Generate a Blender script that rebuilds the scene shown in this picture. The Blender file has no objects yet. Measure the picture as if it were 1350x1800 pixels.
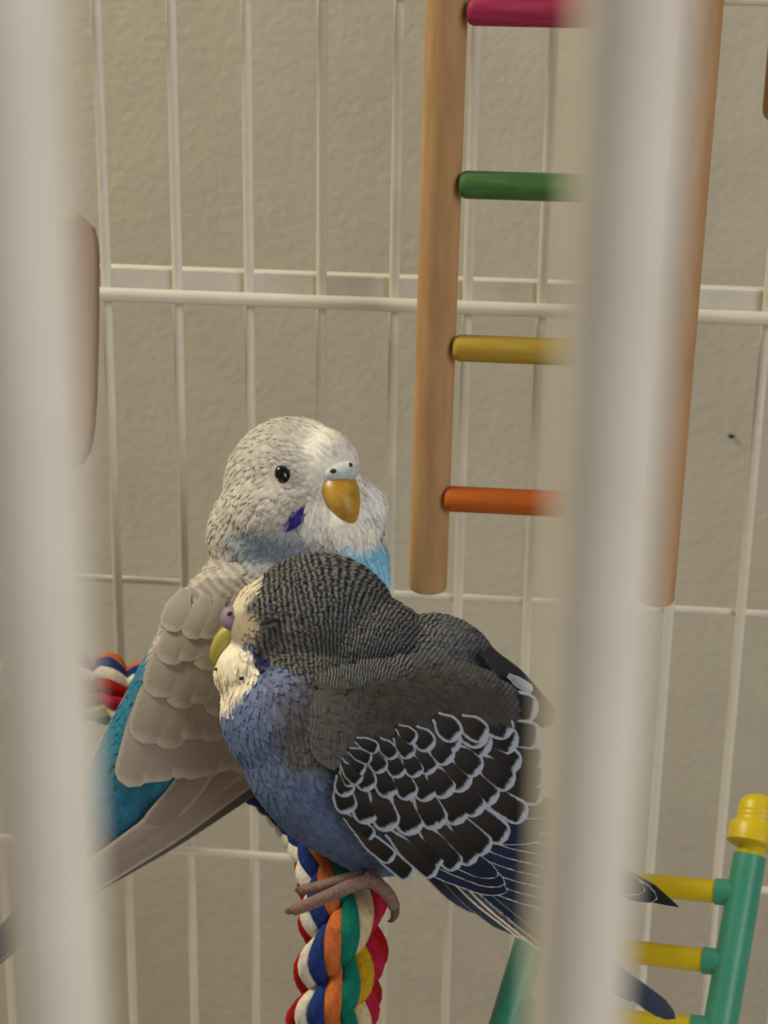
import bpy, bmesh, math, random
import numpy as np
from mathutils import Vector, Matrix
from mathutils.bvhtree import BVHTree

random.seed(7); rng = np.random.default_rng(7)
scene = bpy.context.scene
COL = scene.collection

# ------------------------------------------------------------------ camera
F_PX = 3000.0                       # focal length in pixels of the 1350 x 1800 frame
CAM = np.array([0.0, 0.0, 0.36])
R_cam = (Matrix.Rotation(0.1028, 3, 'Z') @ Matrix.Rotation(math.pi/2 - 0.3253, 3, 'X') @ Matrix.Rotation(0.0161, 3, 'Z'))
RC = np.array(R_cam)
cam_data = bpy.data.cameras.new('camera')
cam_data.sensor_fit = 'VERTICAL'; cam_data.sensor_height = 36.0
cam_data.lens = F_PX / 1800.0 * 36.0
cam_data.clip_start = 0.004; cam_data.clip_end = 20
cam_data.dof.use_dof = True
cam_data.dof.focus_distance = 0.305
cam_data.dof.aperture_fstop = cam_data.lens / 1.45      # 1.45 mm entrance pupil
cam = bpy.data.objects.new('camera', cam_data); COL.objects.link(cam)
M4 = R_cam.to_4x4(); M4.translation = Vector(CAM); cam.matrix_world = M4
scene.camera = cam

# ------------------------------------------------------------------ world, lights, exposure
world = bpy.data.worlds.new('world'); scene.world = world; world.use_nodes = True
bg = world.node_tree.nodes['Background']
bg.inputs[0].default_value = (1.0, 0.95, 0.88, 1); bg.inputs[1].default_value = 0.06

def area_light(name, loc, target, sx, sy, power, color):
    d = bpy.data.lights.new(name, 'AREA'); d.shape = 'RECTANGLE'; d.size = sx; d.size_y = sy
    d.energy = power; d.color = color
    o = bpy.data.objects.new(name, d); COL.objects.link(o); o.location = loc
    o.rotation_euler = (Vector(target) - Vector(loc)).to_track_quat('-Z', 'Y').to_euler()
    return o
# daylight from the room's window on the camera's right, and the warm room lamp up on the left, both at room distance
area_light('window_right_offscreen', (1.20, -1.25, 1.15), (0.0, 0.2, 0.3), 0.9, 1.2, 24.0, (1.0, 0.98, 0.94))
area_light('lamp_left_offscreen', (-0.60, 0.36, 0.88), (-0.1, 0.475, 0.34), 0.20, 0.20, 9.0, (1.0, 0.91, 0.64))
scene.view_settings.view_transform = 'Standard'
scene.view_settings.look = 'None'
scene.view_settings.gamma = 1.0
scene.view_settings.use_curve_mapping = False
scene.view_settings.exposure = -0.1

# ------------------------------------------------------------------ helpers
def lin(r, g, b, k=1.0):
    f = lambda c: (c/12.92 if c <= 0.04045 else ((c+0.055)/1.055)**2.4)
    return np.array([min(0.95, f(r/255)*k), min(0.95, f(g/255)*k), min(0.95, f(b/255)*k)])

def ray(px, py):
    return RC @ np.array([(px-675)/F_PX, -(py-900)/F_PX, -1.0])
def at_depth(px, py, D):                 # point at distance D along the view axis
    return CAM + ray(px, py)*D
def at_y(px, py, Y):                     # point on the plane y = Y
    d = ray(px, py); return CAM + d*((Y-CAM[1])/d[1])

def tag(o, label=None, cat=None, group=None, kind=None):
    if label: o['label'] = label
    if cat: o['category'] = cat
    if group: o['group'] = group
    if kind: o['kind'] = kind
    return o
def empty(name, loc):
    o = bpy.data.objects.new(name, None); o.empty_display_size = 0.01
    COL.objects.link(o); o.location = loc; return o
def origin_of(o):
    p = np.array(o.location, dtype=float)
    if o.parent: p = p + origin_of(o.parent)
    return p
def add_mesh(name, verts, faces, mat, parent=None, smooth=True, loc=None, attrs=None, sharp=True):
    """verts in world coordinates; stored relative to the parent (or to loc)."""
    verts = np.asarray(verts, dtype=float)
    base = origin_of(parent) if parent else (np.array(loc, dtype=float) if loc is not None else np.zeros(3))
    me = bpy.data.meshes.new(name)
    me.from_pydata((verts-base).tolist(), [], [tuple(int(i) for i in f) for f in faces])
    if smooth: me.polygons.foreach_set('use_smooth', [True]*len(me.polygons))
    for m in (mat if isinstance(mat, (list, tuple)) else [mat]): me.materials.append(m)
    if smooth and sharp: me.set_sharp_from_angle(angle=math.radians(48))
    set_attrs(me, attrs)
    o = bpy.data.objects.new(name, me); COL.objects.link(o)
    if parent: o.parent = parent
    elif loc is not None: o.location = loc
    return o
def set_attrs(me, attrs):
    for k, v in (attrs or {}).items():
        v = np.asarray(v, dtype=np.float32)
        if v.ndim == 2:
            a = me.attributes.new(k, 'FLOAT_COLOR', 'POINT')
            c = np.ones((len(v), 4), np.float32); c[:, :3] = v
            a.data.foreach_set('color', c.ravel())
        else:
            a = me.attributes.new(k, 'FLOAT', 'POINT'); a.data.foreach_set('value', v.ravel())

def unit(v):
    v = np.asarray(v, dtype=float); return v/max(1e-12, np.linalg.norm(v))
def frame_for(t):
    t = unit(t); h = np.array([0, 0, 1.0]) if abs(t[2]) < 0.9 else np.array([1.0, 0, 0])
    a = unit(np.cross(h, t)); return a, np.cross(t, a)
def frames_along(P):
    """parallel transport frames"""
    P = np.asarray(P, dtype=float); T = np.gradient(P, axis=0); T /= np.linalg.norm(T, axis=1)[:, None]
    a, b = frame_for(T[0]); A = [a]; B = [b]
    for i in range(1, len(P)):
        a = unit(A[-1] - T[i]*np.dot(A[-1], T[i])); A.append(a); B.append(np.cross(T[i], a))
    return T, np.array(A), np.array(B)
def sweep(P, ra, rb=None, seg=12, cap=True, A=None, B=None):
    P = np.asarray(P, dtype=float); n = len(P)
    ra = np.broadcast_to(np.asarray(ra, dtype=float), (n,)); rb = ra if rb is None else np.broadcast_to(np.asarray(rb, dtype=float), (n,))
    if A is None: _, A, B = frames_along(P)
    th = np.linspace(0, 2*math.pi, seg, endpoint=False)
    V = (P[:, None, :] + A[:, None, :]*(ra[:, None]*np.cos(th))[:, :, None] + B[:, None, :]*(rb[:, None]*np.sin(th))[:, :, None]).reshape(-1, 3)
    Fc = [(i*seg+j, i*seg+(j+1) % seg, (i+1)*seg+(j+1) % seg, (i+1)*seg+j) for i in range(n-1) for j in range(seg)]
    if cap:
        Fc += [tuple(range(seg-1, -1, -1)), tuple((n-1)*seg+j for j in range(seg))]
    return V, Fc
def rod(p0, p1, r, seg=14, bevel=0.0, taper0=None, taper1=None):
    """straight rod with optionally rounded ends"""
    p0 = np.asarray(p0, float); p1 = np.asarray(p1, float); L = np.linalg.norm(p1-p0); d = (p1-p0)/L
    if bevel <= 0: st = [(0, 1), (1, 1)]
    else:
        k = [(1-math.cos(a), math.sin(a)) for a in np.linspace(0.25, math.pi/2, 5)]
        st = [(bevel*x/L, 1-(bevel/r)*(1-y)) for x, y in k] + [(1-bevel*x/L, 1-(bevel/r)*(1-y)) for x, y in reversed(k)]
    P = [p0+d*L*t for t, _ in st]; rr = [r*q for _, q in st]
    a, b = frame_for(d); A = np.repeat(a[None], len(P), 0); B = np.repeat(b[None], len(P), 0)
    return sweep(P, rr, seg=seg, A=A, B=B)
def lathe(base, axis, prof, seg=24):
    base = np.asarray(base, float); ax = unit(axis); a, b = frame_for(ax)
    P = [base+ax*h for h, _ in prof]; rr = [r for _, r in prof]
    return sweep(P, rr, seg=seg, A=np.repeat(a[None], len(P), 0), B=np.repeat(b[None], len(P), 0))
def box(x0, x1, y0, y1, z0, z1):
    V = [(x, y, z) for x in (x0, x1) for y in (y0, y1) for z in (z0, z1)]
    return np.array(V), [(0, 1, 3, 2), (4, 6, 7, 5), (0, 4, 5, 1), (2, 3, 7, 6), (0, 2, 6, 4), (1, 5, 7, 3)]
def catmull(ctrl, n):
    C = np.asarray(ctrl, dtype=float); C = np.vstack([2*C[0]-C[1], C, 2*C[-1]-C[-2]]); out = []
    m = len(C)-3
    for s in np.linspace(0, m-1e-9, n):
        i = int(s); t = s-i; p0, p1, p2, p3 = C[i:i+4]
        out.append(0.5*((2*p1)+(p2-p0)*t+(2*p0-5*p1+4*p2-p3)*t*t+(3*p1-p0-3*p2+p3)*t**3))
    return np.array(out)
def resample(P, n):
    d = np.r_[0, np.cumsum(np.linalg.norm(np.diff(P, axis=0), axis=1))]
    s = np.linspace(0, d[-1], n)
    return np.stack([np.interp(s, d, P[:, k]) for k in range(P.shape[1])], 1), s

# ------------------------------------------------------------------ materials
def new_mat(name, rgb, rough=0.6, spec=0.3):
    m = bpy.data.materials.new(name); m.use_nodes = True
    b = m.node_tree.nodes['Principled BSDF']
    b.inputs['Base Color'].default_value = (*rgb, 1); b.inputs['Roughness'].default_value = rough
    b.inputs['Specular IOR Level'].default_value = spec
    return m
def nodes(m): return m.node_tree.nodes, m.node_tree.links, m.node_tree.nodes['Principled BSDF']
def noisy(m, rgb2, scale, amount=1.0, stretch=(1, 1, 1), bump=0.0, bump_scale=None, detail=4.0, lo=0.35, hi=0.65, dist=0.001):
    N, L, b = nodes(m)
    tc = N.new('ShaderNodeTexCoord'); mp = N.new('ShaderNodeMapping'); mp.inputs['Scale'].default_value = stretch
    L.new(tc.outputs['Object'], mp.inputs['Vector'])
    nz = N.new('ShaderNodeTexNoise'); nz.inputs['Scale'].default_value = scale; nz.inputs['Detail'].default_value = detail
    L.new(mp.outputs[0], nz.inputs['Vector'])
    mr = N.new('ShaderNodeMapRange'); mr.inputs[1].default_value = lo; mr.inputs[2].default_value = hi; mr.inputs[4].default_value = amount
    L.new(nz.outputs['Fac'], mr.inputs[0])
    mx = N.new('ShaderNodeMix'); mx.data_type = 'RGBA'
    mx.inputs[6].default_value = b.inputs['Base Color'].default_value[:]; mx.inputs[7].default_value = (*rgb2, 1)
    L.new(mr.outputs[0], mx.inputs[0]); L.new(mx.outputs[2], b.inputs['Base Color'])
    if bump > 0:
        n2 = N.new('ShaderNodeTexNoise'); n2.inputs['Scale'].default_value = bump_scale or scale; n2.inputs['Detail'].default_value = 5
        L.new(mp.outputs[0], n2.inputs['Vector'])
        bp = N.new('ShaderNodeBump'); bp.inputs['Strength'].default_value = bump; bp.inputs['Distance'].default_value = dist
        L.new(n2.outputs['Fac'], bp.inputs['Height']); L.new(bp.outputs[0], b.inputs['Normal'])
    return m

M_wall = noisy(new_mat('wall_paint', (0.58, 0.55, 0.485), 0.9, 0.15), (0.55, 0.52, 0.46), 60, bump=0.35, bump_scale=420, dist=0.0005)
M_floor = noisy(new_mat('floor_boards', (0.30, 0.22, 0.15), 0.5), (0.24, 0.17, 0.11), 12, stretch=(1, 8, 1))
M_wire = noisy(new_mat('white_enamel', (0.79, 0.76, 0.695), 0.42, 0.45), (0.75, 0.715, 0.65), 300)
M_tray = noisy(new_mat('tray_plastic', (0.62, 0.60, 0.55), 0.5), (0.58, 0.56, 0.50), 80)
M_wood = noisy(new_mat('beech_wood', (0.54, 0.33, 0.17), 0.65, 0.25), (0.45, 0.26, 0.125), 90, stretch=(4, 4, 0.6), bump=0.2, bump_scale=200, dist=0.0003)
M_pinkwood = noisy(new_mat('pale_pinkish_wood', (0.52, 0.36, 0.26), 0.7, 0.2), (0.46, 0.31, 0.22), 90, stretch=(4, 4, 0.6))
def dyed(name, c, c2): return noisy(new_mat(name, c, 0.6, 0.25), c2, 250, stretch=(0.4, 3, 3), lo=0.45, hi=0.75)
M_pink = dyed('pink_dye', (0.36, 0.022, 0.085), (0.42, 0.06, 0.12))
M_green = dyed('green_dye', (0.055, 0.16, 0.05), (0.10, 0.22, 0.08))
M_yellow = dyed('yellow_dye', (0.46, 0.30, 0.035), (0.52, 0.36, 0.08))
M_orange = dyed('orange_dye', (0.52, 0.12, 0.012), (0.46, 0.10, 0.015))
M_teal = noisy(new_mat('teal_plastic', (0.045, 0.30, 0.21), 0.38, 0.5), (0.06, 0.33, 0.24), 120)
M_yplast = noisy(new_mat('yellow_plastic', (0.72, 0.56, 0.01), 0.4, 0.5), (0.68, 0.50, 0.01), 150)
M_metal = new_mat('zinc_metal', (0.55, 0.53, 0.5), 0.35); M_metal.node_tree.nodes['Principled BSDF'].inputs['Metallic'].default_value = 0.9
M_speck = new_mat('dark_speck', (0.02, 0.025, 0.02), 0.8)
def yarn_mat(name, c):
    c = np.array(c)
    return noisy(new_mat(name, c, 0.95, 0.05), c*0.72, 1500, stretch=(1, 1, 0.25), bump=0.6, bump_scale=2500, dist=0.0003)
YARN = {'blue': yarn_mat('yarn_blue', (0.022, 0.045, 0.20)), 'orange': yarn_mat('yarn_orange', (0.62, 0.17, 0.05)),
        'teal': yarn_mat('yarn_teal', (0.012, 0.20, 0.15)), 'cream': yarn_mat('yarn_cream', (0.68, 0.55, 0.33)),
        'crimson': yarn_mat('yarn_crimson', (0.42, 0.02, 0.055)), 'white': yarn_mat('yarn_white', (0.72, 0.68, 0.60)),
        'red': yarn_mat('yarn_red', (0.34, 0.012, 0.012)), 'yellow': yarn_mat('yarn_yellow', (0.55, 0.33, 0.02))}

# plumage: colour from the feathers' own pigment (attributes), fine bars from a phase attribute
def plumage_mat(name, bar_dark, bar_light, period):
    m = new_mat(name, (0.5, 0.5, 0.5), 0.92, 0.12); N, L, b = nodes(m)
    col = N.new('ShaderNodeAttribute'); col.attribute_name = 'pigment'
    ph = N.new('ShaderNodeAttribute'); ph.attribute_name = 'phase'
    am = N.new('ShaderNodeAttribute'); am.attribute_name = 'bars'
    tc = N.new('ShaderNodeTexCoord')
    nz = N.new('ShaderNodeTexNoise'); nz.inputs['Scale'].default_value = 420; nz.inputs['Detail'].default_value = 2
    L.new(tc.outputs['Object'], nz.inputs['Vector'])
    ad = N.new('ShaderNodeMath'); ad.operation = 'MULTIPLY_ADD'; ad.inputs[1].default_value = period*0.65
    L.new(nz.outputs['Fac'], ad.inputs[0]); L.new(ph.outputs['Fac'], ad.inputs[2])
    mu = N.new('ShaderNodeMath'); mu.operation = 'MULTIPLY'; mu.inputs[1].default_value = 2*math.pi/period
    L.new(ad.outputs[0], mu.inputs[0])
    sn = N.new('ShaderNodeMath'); sn.operation = 'SINE'; L.new(mu.outputs[0], sn.inputs[0])
    mr = N.new('ShaderNodeMapRange'); mr.interpolation_type = 'SMOOTHSTEP'; mr.inputs[1].default_value = -0.45; mr.inputs[2].default_value = 0.5
    L.new(sn.outputs[0], mr.inputs[0])
    bc = N.new('ShaderNodeMix'); bc.data_type = 'RGBA'
    bc.inputs[6].default_value = (*bar_dark, 1); bc.inputs[7].default_value = (*bar_light, 1)
    L.new(mr.outputs[0], bc.inputs[0])
    mx = N.new('ShaderNodeMix'); mx.data_type = 'RGBA'
    L.new(am.outputs['Fac'], mx.inputs[0]); L.new(col.outputs['Color'], mx.inputs[6]); L.new(bc.outputs[2], mx.inputs[7])
    n2 = N.new('ShaderNodeTexNoise'); n2.inputs['Scale'].default_value = 900; n2.inputs['Detail'].default_value = 3
    L.new(tc.outputs['Object'], n2.inputs['Vector'])
    m2 = N.new('ShaderNodeMapRange'); m2.inputs[1].default_value = 0.3; m2.inputs[2].default_value = 0.7; m2.inputs[3].default_value = 0.86; m2.inputs[4].default_value = 1.1
    L.new(n2.outputs['Fac'], m2.inputs[0])
    vm = N.new('ShaderNodeVectorMath'); vm.operation = 'SCALE'; L.new(mx.outputs[2], vm.inputs[0]); L.new(m2.outputs[0], vm.inputs['Scale'])
    L.new(vm.outputs[0], b.inputs['Base Color'])
    return m
# one feather vane: dark centre, pale fringe, barbs; rim attribute = distance from the fringe
def vane_mat(name, centre, centre2, fringe, lo, hi, rough=0.75):
    m = new_mat(name, centre, rough, 0.25); N, L, b = nodes(m)
    rim = N.new('ShaderNodeAttribute'); rim.attribute_name = 'rim'
    al = N.new('ShaderNodeAttribute'); al.attribute_name = 'along'
    tc = N.new('ShaderNodeTexCoord')
    nz = N.new('ShaderNodeTexNoise'); nz.inputs['Scale'].default_value = 1400; nz.inputs['Detail'].default_value = 2
    L.new(tc.outputs['Object'], nz.inputs['Vector'])
    ad = N.new('ShaderNodeMath'); ad.operation = 'MULTIPLY_ADD'; ad.inputs[1].default_value = 0.34
    L.new(nz.outputs['Fac'], ad.inputs[0]); L.new(rim.outputs['Fac'], ad.inputs[2])
    mr = N.new('ShaderNodeMapRange'); mr.interpolation_type = 'SMOOTHSTEP'
    mr.inputs[1].default_value = lo+0.17; mr.inputs[2].default_value = hi+0.17
    L.new(ad.outputs[0], mr.inputs[0])
    cc = N.new('ShaderNodeMix'); cc.data_type = 'RGBA'; cc.inputs[6].default_value = (*centre2, 1); cc.inputs[7].default_value = (*centre, 1)
    ma = N.new('ShaderNodeMapRange'); ma.inputs[1].default_value = 0.25; ma.inputs[2].default_value = 0.8
    L.new(al.outputs['Fac'], ma.inputs[0]); L.new(ma.outputs[0], cc.inputs[0])
    mx = N.new('ShaderNodeMix'); mx.data_type = 'RGBA'; mx.inputs[6].default_value = (*fringe, 1)
    L.new(mr.outputs[0], mx.inputs[0]); L.new(cc.outputs[2], mx.inputs[7])
    L.new(mx.outputs[2], b.inputs['Base Color'])
    bp = N.new('ShaderNodeBump'); bp.inputs['Strength'].default_value = 0.25; bp.inputs['Distance'].default_value = 0.0003
    L.new(nz.outputs['Fac'], bp.inputs['Height']); L.new(bp.outputs[0], b.inputs['Normal'])
    return m
K = 1.35
M_pl_grey = plumage_mat('grey_blue_plumage', lin(32, 32, 34, K), lin(100, 101, 105, K), 10.0)
M_pl_white = plumage_mat('white_blue_plumage', lin(140, 134, 130, K), lin(172, 167, 162, K), 15.0)
M_covert = vane_mat('scalloped_covert', lin(17, 16, 18, K), lin(42, 38, 37, K), lin(148, 156, 174, K), 0.26, 0.5)
M_flight = vane_mat('navy_flight', lin(15, 22, 42, K), lin(22, 34, 62, K), lin(190, 192, 196, K), 0.05, 0.16)
M_blackf = vane_mat('black_flight', lin(20, 20, 26, K), lin(34, 34, 40, K), lin(70, 70, 74, K), 0.02, 0.10)
M_tailf = vane_mat('slate_tail', lin(52, 58, 78, K), lin(40, 46, 62, K), lin(130, 130, 130, K), 0.05, 0.2)
M_tailw = vane_mat('pale_edged_tail', lin(24, 27, 36, K), lin(70, 72, 74, K), lin(205, 200, 190, K), 0.25, 0.5)
M_paleedge = vane_mat('white_edge_covert', lin(150, 158, 170, K), lin(120, 126, 136, K), lin(176, 182, 192, K), 0.1, 0.4)
M_pale = vane_mat('pale_grey_covert', lin(142, 133, 127, K), lin(152, 144, 138, K), lin(162, 154, 147, K), 0.10, 0.6)
M_palef = vane_mat('pale_brown_flight', lin(120, 110, 104, K), lin(134, 124, 118, K), lin(152, 143, 136, K), 0.10, 0.6)
M_paledark = vane_mat('dark_quill_flight', lin(66, 60, 58, K), lin(80, 74, 70, K), lin(100, 94, 88, K), 0.05, 0.25)
M_turq = vane_mat('turquoise_rump', lin(44, 104, 132, K), lin(50, 112, 138, K), lin(70, 130, 152, K), 0.02, 0.3)
M_beakA = noisy(new_mat('ochre_beak', (0.50, 0.29, 0.035), 0.38, 0.5), (0.36, 0.18, 0.02), 500, lo=0.45, hi=0.7)
M_beakB = noisy(new_mat('olive_yellow_beak', (0.40, 0.36, 0.07), 0.45, 0.4), (0.32, 0.26, 0.05), 400)
M_beakdark = new_mat('dark_mandible', (0.10, 0.05, 0.03), 0.6)
M_cereA = noisy(new_mat('pale_blue_cere', (0.55, 0.62, 0.66), 0.6, 0.3), (0.48, 0.55, 0.60), 800)
M_cereB = noisy(new_mat('mauve_cere', (0.28, 0.22, 0.31), 0.55, 0.35), (0.23, 0.17, 0.25), 700)
M_nostril = new_mat('nostril_dark', (0.07, 0.018, 0.012), 0.7)
M_eye = new_mat('dark_eye', (0.006, 0.005, 0.005), 0.12, 0.6)
M_lid = new_mat('eyelid_skin', (0.13, 0.12, 0.11), 0.8)
M_dark = new_mat('dark_slit', (0.012, 0.012, 0.014), 0.9)
M_skin = noisy(new_mat('foot_skin', (0.24, 0.155, 0.14), 0.7, 0.25), (0.15, 0.095, 0.085), 1800, bump=0.5, bump_scale=2500, dist=0.0002)
M_claw = new_mat('claw_horn', (0.10, 0.065, 0.045), 0.45)

# ------------------------------------------------------------------ the room
YB = 0.3653                       # plane of the cage's back wires
YF = 0.0455                       # plane of its front bars
YW = YB + 0.110                   # the wall
v, f = box(-2.0, 2.0, YW, YW+0.1, 0.0, 2.4); wall = tag(add_mesh('wall_back', v, f, M_wall, smooth=False), 'pale cream painted wall behind the cage', None, kind='structure')
v, f = box(-2.0, 2.0, -2.0, YW, -0.05, 0.0); tag(add_mesh('floor', v, f, M_floor, smooth=False), 'brown floor under the cage', None, kind='structure')
sp = at_y(1286, 767, YW-0.0003)
v, f = sweep([sp+np.array([-0.0008, 0, 0]), sp+np.array([-0.0004, 0, 0.0001]), sp+np.array([0.0003, 0, -0.0001]), sp+np.array([0.0009, 0, 0.0001])], [0.0002, 0.0006, 0.0005, 0.0002], seg=7)
add_mesh('dirt_speck', v, f, M_speck, wall)

# ------------------------------------------------------------------ the cage
XL, XR = -0.260, 0.300; Z0, Z1 = 0.045, 0.60
cage = tag(empty('bird_cage', (0.02, 0.2, 0.0)), 'white enamelled wire bird cage in front of the cream wall', 'cage')
PITCH = 0.0438*YB; X0 = -0.2743*YB
def cage_rod(name, a, b, r, seg=14): 
    v, f = rod(a, b, r, seg); return add_mesh(name, v, f, M_wire, cage)
xs = [X0+PITCH*i for i in range(-10, 26) if XL < X0+PITCH*i < XR]
for x in xs: cage_rod('bar', (x, YB, Z0), (x, YB, Z1), 0.00112)
xf = at_y(1050, 1140, YF)[0]; PF = 0.0164
for i in range(-16, 20):
    x = xf+PF*i
    if XL < x < XR: cage_rod('bar', (x, YF, Z0), (x, YF, Z1), 0.00152, 24)
for side in (XL, XR):
    for k in range(1, 20):
        y = YF+0.016*k
        if y < YB-0.008: cage_rod('bar', (side, y, Z0), (side, y, Z1), 0.00112, 8)
    for y in (YF, YB): cage_rod('corner_post', (side, y, Z0), (side, y, Z1), 0.0028)
# cross wires of the back panel (in front of its bars) and the square rail behind them
zr = [at_y(700, 536, YB-0.0025)[2], at_y(700, 1045, YB+0.0017)[2], at_y(504, 1507, YB-0.002)[2], at_y(1305, 1, YB-0.002)[2]]
cage_rod('cross_wire', (XL, YB-0.0026, zr[0]), (XR, YB-0.0026, zr[0]), 0.00155)
cage_rod('cross_wire', (XL, YB+0.0019, zr[1]), (XR, YB+0.0019, zr[1]), 0.0009)
cage_rod('cross_wire', (XL, YB-0.0020, zr[2]), (XR, YB-0.0020, zr[2]), 0.0010)
cage_rod('cross_wire', (XL, YB-0.0020, zr[3]), (XR, YB-0.0020, zr[3]), 0.0010)
zt = at_y(700, 487, YB+0.0012)[2]
v, f = box(XL, XR, YB+0.0012, YB+0.0052, zt-0.0048, zt)
o = add_mesh('rail', v, f, M_wire, cage, smooth=False)
bv = o.modifiers.new('bevel', 'BEVEL'); bv.width = 0.0004; bv.segments = 2
for z in (Z0, Z1):
    for y in (YF, YB): cage_rod('frame_rail', (XL, y, z), (XR, y, z), 0.0024)
    for x in (XL, XR): cage_rod('frame_rail', (x, YF, z), (x, YB, z), 0.0024)
for x in xs[::2]: cage_rod('roof_bar', (x, YF, Z1), (x, YB, Z1), 0.0011, 8)
bm = bmesh.new()
for (a0, a1, b0, b1, c0, c1) in ((XL-.006, XR+.006, YF-.006, YB+.006, 0, .006), (XL-.006, XR+.006, YF-.006, YF-.003, .006, .05), (XL-.006, XR+.006, YB+.003, YB+.006, .006, .05), (XL-.006, XL-.003, YF-.003, YB+.003, .006, .05), (XR+.003, XR+.006, YF-.003, YB+.003, .006, .05)):
    vv, ff = box(a0, a1, b0, b1, c0, c1); vs = [bm.verts.new(p-np.array([0.02, 0.2, 0.0])) for p in vv]
    for q in ff: bm.faces.new([vs[i] for i in q])
me = bpy.data.meshes.new('tray'); bm.to_mesh(me); me.materials.append(M_tray); o = bpy.data.objects.new('tray', me); COL.objects.link(o); o.parent = cage

# ------------------------------------------------------------------ wooden ladder hanging near the back wires
YL = 0.335
pt, pb = at_y(787, 0, YL), at_y(752, 1030, YL)
xl = pb[0]; zb = pb[2]
pr = at_y(1153, 1030, YL); xr = pr[0]
lad = tag(empty('wooden_ladder', (xl, YL, zb)), 'natural wood bird ladder with dyed rungs hanging against the back wires', 'ladder')
rr = 0.0040
for x in (xl, xr):
    top = Z1-0.02
    v, f = rod((x+(pt[0]-pb[0])*(top-zb)/(pt[2]-pb[2])*0.9, YL, top), (x, YL, zb-0.0008), rr, 22, bevel=0.0010)
    add_mesh('rail', v, f, M_wood, lad)
    hk = catmull([(x, YL, top-0.004), (x, YL+0.0, top+0.006), (x, YL+0.0, Z1-0.003), (x, YL+0.006, Z1-0.0005), (x, YL+0.012, Z1-0.004)], 20)
    v, f = sweep(hk, 0.0008, seg=8); add_mesh('hook', v, f, M_metal, lad)
tilt = (pt[0]-pb[0])/(pt[2]-pb[2])*0.9
for (px, py, mt) in ((820, 20, M_pink), (806, 326, M_green), (795, 614, M_yellow), (780, 880, M_orange), (835, -300, M_green), (850, -640, M_yellow)):
    p = at_y(px, py, YL-0.0042); dx = tilt*(p[2]-zb)
    v, f = rod((p[0], YL-0.0028, p[2]), (xr+dx-0.0030, YL-0.0028, p[2]), 0.00268, 18, bevel=0.0016)
    add_mesh('rung', v, f, mt, lad)

# wooden swing side at the upper right and pinkish block at the left
p = at_y(1345, 214, 0.335)
sw = tag(empty('wooden_swing', (p[0]+0.004, 0.335, p[2])), 'brown wooden swing post with rounded end beside the wooden ladder', 'swing')
for dx in (0.0037, 0.0600):
    v, f = rod((p[0]+dx, 0.335, p[2]), (p[0]+dx, 0.335, Z1-0.03), 0.0044, 20, bevel=0.0022); add_mesh('side_post', v, f, M_wood, sw)
    v, f = rod((p[0]+dx, 0.335, Z1-0.032), (p[0]+dx, 0.335, Z1-0.001), 0.0007, 8); add_mesh('hanging_wire', v, f, M_metal, sw)
v, f = rod((p[0]+0.0037, 0.335, p[2]+0.012), (p[0]+0.060, 0.335, p[2]+0.012), 0.0036, 16); add_mesh('perch_bar', v, f, M_wood, sw)

D_b = 0.262
a = at_depth(150, 372, D_b); q = D_b/F_PX
ex, ey, ez = RC[:, 0], RC[:, 1], RC[:, 2]
outl = [(50, 372), (128, 366), (144, 374), (152, 392), (156, 430), (155, 560), (152, 690), (147, 760), (138, 800), (120, 820), (60, 822), (38, 800), (30, 700), (28, 480), (32, 400)]
blk = tag(empty('chew_block', at_depth(90, 822, D_b)), 'pinkish pale wooden chew block with rounded corners hanging behind the bars', 'toy')
bm = bmesh.new(); base = origin_of(blk)
for sgn in (0, 1):
    pass
fr = [bm.verts.new(at_depth(x, y, D_b)-base) for x, y in outl]; fc = bm.faces.new(fr)
ext = bmesh.ops.extrude_face_region(bm, geom=[fc]); 
for vtx in [g for g in ext['geom'] if isinstance(g, bmesh.types.BMVert)]: vtx.co += Vector(-ez*0.011)
bmesh.ops.recalc_face_normals(bm, faces=bm.faces)
bmesh.ops.bevel(bm, geom=[e for e in bm.edges], offset=0.0012, segments=3, affect='EDGES', clamp_overlap=True)
me = bpy.data.meshes.new('block'); bm.to_mesh(me); me.materials.append(M_pinkwood); me.polygons.foreach_set('use_smooth', [True]*len(me.polygons))
o = bpy.data.objects.new('block', me); COL.objects.link(o); o.parent = blk
c0 = at_depth(62, 390, D_b+0.005); v, f = rod(c0, (c0[0], c0[1], Z1-0.001), 0.0007, 8); add_mesh('cord', v, f, YARN['white'], blk)

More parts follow.
